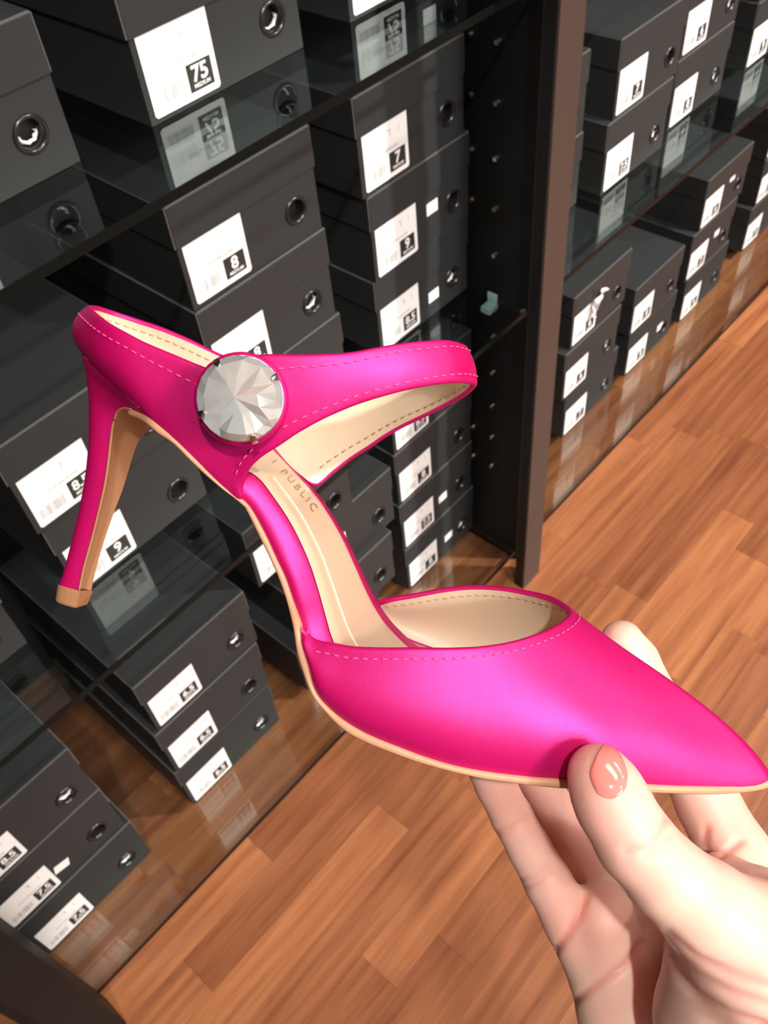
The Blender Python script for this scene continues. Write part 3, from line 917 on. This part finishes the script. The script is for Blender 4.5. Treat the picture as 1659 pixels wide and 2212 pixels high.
# ---- heel
HE = [  # back px, near-front px, far-front px, half width near, far
    ((180, 766), (330, 908), (340, 905), .0225, .018),
    ((188, 792), (304, 893), (338, 915), .0185, .0165),
    ((196, 815), (280, 883), (330, 922), .0150, .0145),
    ((201, 848), (263, 883), (320, 930), .0125, .0125),
    ((204, 880), (252, 893), (309, 942), .0105, .0112),
    ((204, 915), (244, 918), (298, 956), .0090, .0100),
    ((202, 955), (239, 955), (287, 985), .0080, .0088),
    ((198, 990), (234, 1000), (279, 1012), .0074, .0080),
    ((190, 1040), (226, 1050), (264, 1060), .0068, .0070),
    ((176, 1103), (213, 1107), (245, 1110), .0058, .0060),
    ((158, 1175), (198, 1166), (226, 1165), .0050, .0052),
    ((140, 1240), (181, 1228), (208, 1227), .0044, .0045),
    ((131, 1262), (171, 1276), (197, 1276), .0042, .0042),
]
tt = np.arange(len(HE)).astype(float); qh = np.linspace(0, len(HE) - 1, 70)
hb = spline_t(tt, np.array([Q(*s[0], 0) for s in HE]), qh)
hn = spline_t(tt, np.array([Q(*s[1], s[3]) for s in HE]), qh)
hf = spline_t(tt, np.array([Q(*s[2], -s[4]) for s in HE]), qh)
def dring(b_, n_, f_, k=14):
    """satin arc from near front round the back to far front"""
    out = []
    cm = (n_ + f_) / 2
    for i in range(k + 1):
        a = math.pi * i / k
        c_ = math.copysign(abs(math.cos(a)) ** .62, math.cos(a)); s_ = math.sin(a) ** .85
        half = (n_ - f_) / 2
        out.append(cm + half * c_ + (b_ - cm) * s_)
    return np.stack(out, axis=1)
Gh = dring(hb, hn, hf)
hc = sm('heel_cover', Gh.reshape(-1, 3), gridfaces(*Gh.shape[:2]), MAT['satin']); hc['label'] = 'satin covered stiletto heel'
kb = 8
Gbr = np.stack([hn * (1 - k / kb) + hf * (k / kb) - np.stack([0.0016 * math.sin(math.pi * k / kb) * np.ones(len(qh)), np.zeros(len(qh)), np.zeros(len(qh))], axis=1) for k in range(kb + 1)], axis=1)
hbst = sm('heel_breast', Gbr.reshape(-1, 3), gridfaces(*Gbr.shape[:2]), MAT['breast']); hbst['label'] = 'tan leather heel breast'
# thin tan edge line between satin and breast
v, f = tube(hn[10:], 0.0004, 6); sm('breast_edge', np.array(v), f, MAT['breast'])
# top lift
tl = [dring(hb[-1:], hn[-1:], hf[-1:], 14)[0]]
b1_, n1_, f1_ = Q(123, 1297, 0), Q(165, 1315, .0042), Q(188, 1308, -.0042)
low = dring(b1_[None], n1_[None], f1_[None], 14)[0]
cen0, cen1 = tl[0].mean(0), low.mean(0)
rows = [cen0 + (tl[0] - cen0) * 0.9, cen0 + (tl[0] - cen0) * 1.06, cen0 * .9 + cen1 * .1 + ((tl[0] * .9 + low * .1) - (cen0 * .9 + cen1 * .1)) * 1.07, low * .9 + tl[0] * .1, cen1 + (low - cen1) * 0.9]
rows = np.stack(rows, axis=0)
k_ = rows.shape[1]
F = gridfaces(rows.shape[0], k_)
for i in range(rows.shape[0] - 1): F.append((i * k_ + k_ - 1, i * k_, (i + 1) * k_, (i + 1) * k_ + k_ - 1))
F.append(tuple(range(k_))); F.append(tuple((rows.shape[0] - 1) * k_ + i for i in range(k_)))
tlo = sm('top_lift', rows.reshape(-1, 3), F, MAT['breast'], smooth=False); tlo['label'] = 'tan heel tip'

# ---- crystal: round pointed stone in a pronged cup
CR = 0.0106
cc = Q(519, 861, .0268)
cn = -S2C(cc); cn = cn / np.linalg.norm(cn)                         # towards the viewer, in camera frame
cn = BASE.T @ cn; cn = cn * .75 + np.array([0.10, .9, .22]) * .6; cn /= np.linalg.norm(cn)
ca = np.cross([0, 0, 1], cn); ca /= np.linalg.norm(ca); cb = np.cross(cn, ca)
def CP(x, y_, z): return cc + ca * x + cb * y_ + cn * z
cc = Q(519, 861, .0345)
def crystal():
    rc = random.Random(21); n = 12
    V = [CP(0.0009, -0.0004, 0.0050)]; F = []
    r0 = []; r1 = []; r2 = []; r3 = []
    for k in range(n):
        a = 2 * math.pi * (k + rc.uniform(-.18, .18)) / n
        q = CR * rc.uniform(.36, .56); r0.append(CP(q * math.cos(a), q * math.sin(a), 0.0036 + rc.uniform(-.0011, .0009)))
    for k in range(2 * n):
        a = 2 * math.pi * (k + rc.uniform(-.12, .12)) / (2 * n)
        q = CR * rc.uniform(.80, .88); r1.append(CP(q * math.cos(a), q * math.sin(a), 0.0022 + rc.uniform(-.0007, .0006)))
        a = 2 * math.pi * (k + .5) / (2 * n)
        r2.append(CP(CR * math.cos(a), CR * math.sin(a), 0.0007)); r3.append(CP(CR * math.cos(a), CR * math.sin(a), -0.0030))
    V += r0 + r1 + r2 + r3
    A, B, C, D_ = 1, 1 + n, 1 + 3 * n, 1 + 5 * n; m2 = 2 * n
    for k in range(n):
        j = (k + 1) % n
        F += [(0, A + k, A + j), (A + k, B + 2 * k, B + 2 * k + 1), (A + k, B + 2 * k + 1, A + j), (A + j, B + 2 * k + 1, B + (2 * k + 2) % m2)]
    for k in range(m2):
        j = (k + 1) % m2
        F += [(B + k, C + k, B + j), (C + k, C + j, B + j), (C + k, D_ + k, D_ + j, C + j)]
    return np.array(V), F
def crystalmat():
    m, N, L, b = newmat('crystal_stone')
    b.inputs['Base Color'].default_value = (0.95, 0.95, 0.92, 1); b.inputs['Roughness'].default_value = 0.07
    b.inputs['Metallic'].default_value = 0.74; b.inputs['Coat Weight'].default_value = 1.0; b.inputs['Coat Roughness'].default_value = 0.02
    return m
MAT['crystal'] = crystalmat()
v, f = crystal()
stone = sm('crystal', v, f, MAT['crystal'], smooth=False); stone['label'] = 'large round faceted clear crystal'
n = 40
# cup wall and satin covered mount
prof = [(0.985, 0.0002), (1.012, 0.0003), (1.02, -0.0010), (1.01, -0.0082)]
n = 40
Vc = [CP(CR * r_ * math.cos(2 * math.pi * k / n), CR * r_ * math.sin(2 * math.pi * k / n), z_) for k in range(n) for r_, z_ in prof]
sm('setting', np.array(Vc), gridfaces(n, len(prof), True), MAT['prong'], parent=stone)
prof = [(1.0, -0.0022), (1.10, -0.0026), (1.12, -0.0040), (1.11, -0.0088)]
Vc = [CP(CR * r_ * math.cos(2 * math.pi * k / n), CR * r_ * math.sin(2 * math.pi * k / n), z_) for k in range(n) for r_, z_ in prof]
sm('satin_mount', np.array(Vc), gridfaces(n, len(prof), True), MAT['satin'])
for ang in (38, 130, 232, 318):
    a = math.radians(ang); da = 0.10
    vs = []
    for r_, z_ in ((1.06, -.002), (1.07, .0008), (1.0, .0017), (.86, .0029)):
        wd_ = 0.0010 if r_ > .9 else .0006
        for sgn in (-1, 1):
            x_, y_ = CR * r_ * math.cos(a), CR * r_ * math.sin(a)
            vs.append(CP(x_ - sgn * wd_ * math.sin(a), y_ + sgn * wd_ * math.cos(a), z_ + .0002))
    o = sm('prong', np.array(vs), gridfaces(4, 2), MAT['prong'], parent=stone)
    s = o.modifiers.new('thick', 'SOLIDIFY'); s.thickness = 0.0005
    s = o.modifiers.new('sub', 'SUBSURF'); s.levels = 2; s.render_levels = 2

# ------------------------------------------------------------------ the hand
def C3(a, b, t): return S2C(Q(a, b, t))                  # pixel + lateral offset -> camera frame (metres)
GR = {   # name: list of (px, py, t, radius)
    'thumb': [(1290, 1668, .0352, .0070), (1304, 1694, .0358, .0083), (1326, 1740, .0370, .0090), (1372, 1818, .0385, .0094), (1440, 1893, .0390, .0098), (1525, 1965, .0380, .0118), (1620, 2050, .0340, .0170), (1700, 2130, .0270, .0230)],
    'thenar': [(1575, 2085, .0270, .0165), (1580, 2210, .0220, .0200), (1620, 2330, .0140, .0240)],
    'index': [(1343, 1385, -.0255, .0066), (1368, 1428, -.0270, .0076), (1425, 1540, -.0310, .0084), (1478, 1640, -.0320, .0090), (1530, 1738, -.0295, .0099), (1590, 1850, -.0230, .0112), (1650, 1960, -.0140, .0130)],
    'middle': [(1085, 1550, -0.0120, 0.0061), (1130, 1640, -0.0180, 0.0067), (1190, 1745, -0.0220, 0.0073), (1262, 1860, -0.0220, 0.0081), (1340, 1960, -0.0180, 0.0091)],
    'ring': [(1018, 1592, -0.0005, 0.0057), (1072, 1700, -0.0030, 0.0061), (1106, 1765, -0.0045, 0.0064), (1143, 1832, -0.0050, 0.0067), (1183, 1903, -0.0050, 0.0074), (1228, 1985, -0.0040, 0.0081), (1275, 2060, -0.0030, 0.0095)],
    'pinky': [(1130, 1680, -0.0400, 0.0060), (1200, 1790, -0.0440, 0.0067), (1280, 1910, -0.0380, 0.0077), (1330, 2010, -0.0300, 0.0091)],
    'pad': [(1298, 1985, -0.0050, 0.0108), (1318, 2090, -0.0040, 0.0130), (1352, 2190, -0.0020, 0.0144), (1400, 2330, 0.0030, 0.0182)],
    'palm': [(1345, 1985, -0.0240, 0.0118), (1420, 2010, -0.0240, 0.0137), (1520, 2010, -0.0200, 0.0147), (1610, 1985, -0.0120, 0.0147)],
    'palm2': [(1400, 2150, -0.0210, 0.0170), (1500, 2200, -0.0140, 0.0210), (1600, 2260, -0.0060, 0.0230), (1680, 2350, 0.0000, 0.0270)],
    'web': [(1560, 1900, -.0080, .0080), (1640, 1965, .0080, .0110), (1690, 2020, .0180, .0160)],
    'wrist': [(1500, 2330, -.0020, .0240), (1620, 2480, .0030, .0270), (1700, 2750, .0000, .0290), (1740, 3050, -.0010, .0300), (1800, 3500, -.0010, .0330)],
}
def rcone(p, a, b, ra, rb):
    """distance to a tapered capsule"""
    ab = b - a; L2 = ab @ ab
    h = np.clip(((p - a) @ ab) / L2, 0, 1)
    return np.linalg.norm(p - (a + h[:, None] * ab), axis=1) - (ra + (rb - ra) * h)
def smin(a, b, k):
    h = np.clip(k - np.abs(a - b), 0, None) / k
    return np.minimum(a, b) - h * h * h * k / 6.0
HP = {g: [(C3(a, b, t), r) for a, b, t, r in L_] for g, L_ in GR.items()}
KIN = {'ring': .002, 'middle': .002, 'pinky': .002, 'index': .003}
KOUT = {'thumb': .004, 'thenar': .010, 'index': .0035, 'middle': .0015, 'ring': .0022, 'pinky': .0015, 'pad': .006, 'palm': .006, 'palm2': .010, 'web': .010, 'wrist': .014}
def group_d(g, p):
    L_ = HP[g]; d = None
    for (a, ra), (b, rb) in zip(L_[:-1], L_[1:]):
        e = rcone(p, a, b, ra, rb)
        d = e if d is None else smin(d, e, KIN.get(g, .004))
    return d
def hand_sdf(p):
    d = None
    for g in ('palm', 'palm2', 'pad', 'thenar', 'web', 'wrist', 'index', 'middle', 'ring', 'pinky', 'thumb'):
        e = group_d(g, p)
        d = e if d is None else smin(d, e, KOUT[g])
    return d
VX = 0.00105
allp = np.array([p for L_ in HP.values() for p, r in L_]); allr = np.array([r for L_ in HP.values() for p, r in L_])
lo = (allp - allr[:, None]).min(0) - 3 * VX; hi = (allp + allr[:, None]).max(0) + 3 * VX
dim = np.ceil((hi - lo) / VX).astype(int) + 1
xs_, ys_, zs_ = [lo[k] + VX * np.arange(dim[k]) for k in range(3)]
D = np.full(tuple(dim), 1.0, np.float32)
# evaluate in blocks near the parts only
for g in ('palm', 'palm2', 'pad', 'thenar', 'web', 'wrist', 'index', 'middle', 'ring', 'pinky', 'thumb'):
    pts = np.array([p for p, r in HP[g]]); rs = max(r for p, r in HP[g])
    a = np.maximum(((pts.min(0) - rs - .018 - lo) / VX).astype(int), 0); b = np.minimum(((pts.max(0) + rs + .018 - lo) / VX).astype(int) + 1, dim)
    XX, YY, ZZ = np.meshgrid(xs_[a[0]:b[0]], ys_[a[1]:b[1]], zs_[a[2]:b[2]], indexing='ij')
    e = group_d(g, np.stack([XX.ravel(), YY.ravel(), ZZ.ravel()], axis=1)).reshape(XX.shape).astype(np.float32)
    sub = D[a[0]:b[0], a[1]:b[1], a[2]:b[2]]
    D[a[0]:b[0], a[1]:b[1], a[2]:b[2]] = np.where(sub > .5, e, smin(sub, e, KOUT[g]))
def surface_nets(D, lo, vx):
    s = D < 0
    c8 = [s[i:s.shape[0] - 1 + i, j:s.shape[1] - 1 + j, k:s.shape[2] - 1 + k] for i in (0, 1) for j in (0, 1) for k in (0, 1)]
    cnt = sum(c.astype(np.int8) for c in c8)
    act = (cnt > 0) & (cnt < 8)
    idx = np.argwhere(act)
    ids = -np.ones(act.shape, np.int64); ids[act] = np.arange(len(idx))
    acc = np.zeros((len(idx), 3)); num = np.zeros(len(idx))
    cor = [(i, j, k) for i in (0, 1) for j in (0, 1) for k in (0, 1)]
    val = {c: D[idx[:, 0] + c[0], idx[:, 1] + c[1], idx[:, 2] + c[2]] for c in cor}
    for a in cor:
        for ax in range(3):
            if a[ax] == 0:
                b = list(a); b[ax] = 1; b = tuple(b)
                va, vb = val[a], val[b]
                m_ = (va < 0) != (vb < 0)
                t = np.where(m_, va / np.where(va - vb == 0, 1, va - vb), 0)
                p = np.array(a, float)[None].repeat(len(idx), 0); p[:, ax] += t
                acc += p * m_[:, None]; num += m_
    V = lo + vx * (idx + acc / num[:, None])
    F = []
    for ax in range(3):
        o1, o2 = [(1, 2), (2, 0), (0, 1)][ax]
        a_ = [slice(None)] * 3; b_ = [slice(None)] * 3
        a_[ax] = slice(0, -1); b_[ax] = slice(1, None)
        cr = s[tuple(a_)] != s[tuple(b_)]
        e = np.argwhere(cr)
        e = e[(e[:, o1] > 0) & (e[:, o2] > 0)]
        e = e[(e[:, o1] < ids.shape[o1]) & (e[:, o2] < ids.shape[o2])]
        def g_(d1, d2):
            q = e.copy(); q[:, o1] -= d1; q[:, o2] -= d2
            return ids[q[:, 0], q[:, 1], q[:, 2]]
        f = np.stack([g_(0, 0), g_(1, 0), g_(1, 1), g_(0, 1)], axis=1)
        flip = s[e[:, 0], e[:, 1], e[:, 2]]
        f[~flip] = f[~flip][:, ::-1]
        F.append(f)
    return V, np.concatenate(F)
HV, HF = surface_nets(D, lo, VX)
def sgrad(P, h=0.0004):
    return np.stack([(hand_sdf(P + np.eye(3)[k] * h) - hand_sdf(P - np.eye(3)[k] * h)) / (2 * h) for k in range(3)], axis=1)
# light relaxation of the grid, then back onto the surface
edges = np.concatenate([HF[:, [0, 1]], HF[:, [1, 2]], HF[:, [2, 3]], HF[:, [3, 0]]])
def relax(V, k=1, f=.5):
    for _ in range(k):
        s = np.zeros_like(V); n_ = np.zeros(len(V))
        np.add.at(s, edges[:, 0], V[edges[:, 1]]); np.add.at(n_, edges[:, 0], 1)
        V = V * (1 - f) + f * s / n_[:, None]
    return V
HV = relax(HV, 3)
def vnorm(V):
    a = V[HF[:, 2]] - V[HF[:, 0]]; b = V[HF[:, 3]] - V[HF[:, 1]]
    fn = np.cross(a, b); n_ = np.zeros_like(V)
    for k in range(4): np.add.at(n_, HF[:, k], fn)
    return n_ / (np.linalg.norm(n_, axis=1)[:, None] + 1e-15)
HN = vnorm(HV)
if (HN * (HV - allp.mean(0))).sum(1).mean() < 0:
    HF = HF[:, ::-1]; HN = -HN
hpx = np.stack([CX + FPX * HV[:, 0] / HV[:, 2], CY + FPX * HV[:, 1] / HV[:, 2]], axis=1)
facing = np.clip(-(HN * HV).sum(1) / np.linalg.norm(HV, axis=1), 0, 1)
# creases: (pixel polyline, width px, depth m, depth range metres)
def gdist(gs):
    d = None
    for g in gs:
        e = np.abs(group_d(g, HV)); d = e if d is None else np.minimum(d, e)
    return d
own = {g: np.abs(group_d(g, HV)) for g in GR}
names = list(GR); owner = np.argmin(np.stack([own[g] for g in names]), axis=0)
def isown(gs): return np.isin(owner, [names.index(g) for g in gs])
def polyd(P, L_):
    L_ = np.asarray(L_, float); d = np.full(len(P), 1e9)
    for a, b in zip(L_[:-1], L_[1:]):
        ab = b - a; h = np.clip(((P - a) @ ab) / (ab @ ab), 0, 1)
        d = np.minimum(d, np.linalg.norm(P - (a + h[:, None] * ab), axis=1))
    return d
CREASE = [
    (['ring'], [(1060, 1800), (1100, 1788), (1140, 1765)], 6, .00030),
    (['ring'], [(1066, 1808), (1105, 1796)], 5, .00022),
    (['ring'], [(1118, 1922), (1160, 1912), (1195, 1885)], 6, .00038),
    (['ring'], [(1112, 1905), (1150, 1898), (1185, 1872)], 6, .00030),
    (['ring', 'pad', 'palm'], [(1264, 1936), (1252, 1975), (1228, 2022), (1192, 2060)], 9, .0011),
    (['pad', 'palm2', 'palm'], [(1388, 2038), (1352, 2085), (1300, 2120), (1228, 2172)], 9, .0010),
    (['thumb'], [(1352, 1838), (1395, 1832), (1425, 1800), (1440, 1765)], 9, .00042),
    (['thumb'], [(1400, 1850), (1430, 1835), (1450, 1805)], 8, .00030),
    (['thumb', 'thenar', 'web'], [(1440, 2020), (1500, 2070), (1580, 2105), (1690, 2140)], 12, .0007),
    (['thumb', 'thenar'], [(1440, 2048), (1500, 2105), (1580, 2145), (1690, 2180)], 11, .0006),
    (['thumb', 'thenar'], [(1445, 2085), (1500, 2145), (1570, 2190), (1650, 2215)], 11, .0005),
    (['index', 'web', 'palm'], [(1530, 1855), (1560, 1845), (1600, 1818)], 8, .0010),
    (['index', 'web'], [(1525, 1790), (1522, 1825), (1532, 1855)], 9, .0006),
]
dis = np.zeros(len(HV))
for gs, L_, w_, dep in CREASE:
    d_ = polyd(hpx, L_)
    dis += (dep * (1.8 if dep < .0006 else 1.15)) * np.exp(-(d_ / w_) ** 2) * isown(gs) * (facing > .05)
HV = HV - HN * dis[:, None]
HV = relax(HV, 1, .25)
# flush: pinker finger pads, knuckles and creases
flush = np.zeros(len(HV))
for (a, b), s_, amt in (((1290, 1620), 60, .75), ((1290, 1790), 60, .35), ((1080, 1740), 60, .35), ((1340, 1340), 60, .3), ((1290, 2010), 90, .35), ((1530, 1750), 90, .3), ((1200, 2030), 60, .25), ((1270, 1690), 45, .4), ((1600, 1800), 60, .25)):
    flush += amt * np.exp(-(((hpx - [a, b]) ** 2).sum(1)) / s_ ** 2)
flush = np.clip(flush + dis / .0010 * .6, 0, 1)
WV = CAM + HV @ M.T
person = empty('person', tuple(WV.mean(0)))
tag(person, 'bare hand with coral nail polish holding the toe of the pink shoe', 'person')
HO = np.array(person.location)
me = mesh('hand', WV - HO, HF, MAT['skin'], True)
at = me.attributes.new('flush', 'FLOAT', 'POINT'); at.data.foreach_set('value', flush.astype(np.float32))
hand = mk('hand', me, person)
# thumb nail: a curved plate lying on the thumb
def march(a, b):
    d = np.array([(a - CX) / FPX, (b - CY) / FPX, 1.0]); nd = np.linalg.norm(d); d /= nd
    t = np.linspace(.16, .26, 400); e = group_d('thumb', d[None] * t[:, None])
    hit = np.where(e < 0)[0]
    p = d * (t[hit[0]] if len(hit) else t[np.argmin(e)])
    for _ in range(6):
        e = float(group_d('thumb', p[None])[0]); g = sgrad(p[None])[0]; p = p - g / np.linalg.norm(g) * e
    return p
NL = [(1285, 1640), (1273, 1668), (1278, 1694), (1290, 1716)]      # left edge, tip -> cuticle
NR = [(1322, 1600), (1347, 1640), (1357, 1672), (1352, 1706)]      # right edge
ctr_t, ctr_b = (1303, 1610), (1316, 1731)
nl = spline(np.array(NL, float), 12); nr = spline(np.array(NR, float), 12)
Vn = []; nu_, nvv = 12, 11
for i in range(nu_):
    for j in range(nvv):
        b = j / (nvv - 1); a = i / (nu_ - 1)
        p = nl[i] * (1 - b) + nr[i] * b
        bend = math.sin(math.pi * b)
        p = p + np.array([0.10, 1.0]) * bend * (15 * max(0, (a - .6) / .4) ** 1.5) + np.array([-0.15, -1.0]) * bend * (8 * max(0, (.4 - a) / .4) ** 1.5)
        s = march(*p); g = sgrad(s[None])[0]; g /= np.linalg.norm(g)
        lift = 0.00045 * min(1, 6 * min(b, 1 - b) + .15) * (1 if a < .9 else .4)
        Vn.append(CAM + M @ (s + g * lift) - HO)
nme = mesh('thumb_nail', Vn, gridfaces(nu_, nvv), MAT['nail'], True)
no = mk('thumb_nail', nme, person); no['label'] = 'glossy coral thumb nail'
s = no.modifiers.new('thick', 'SOLIDIFY'); s.thickness = 0.0006; s.offset = -1
s = no.modifiers.new('sub', 'SUBSURF'); s.levels = 1; s.render_levels = 2
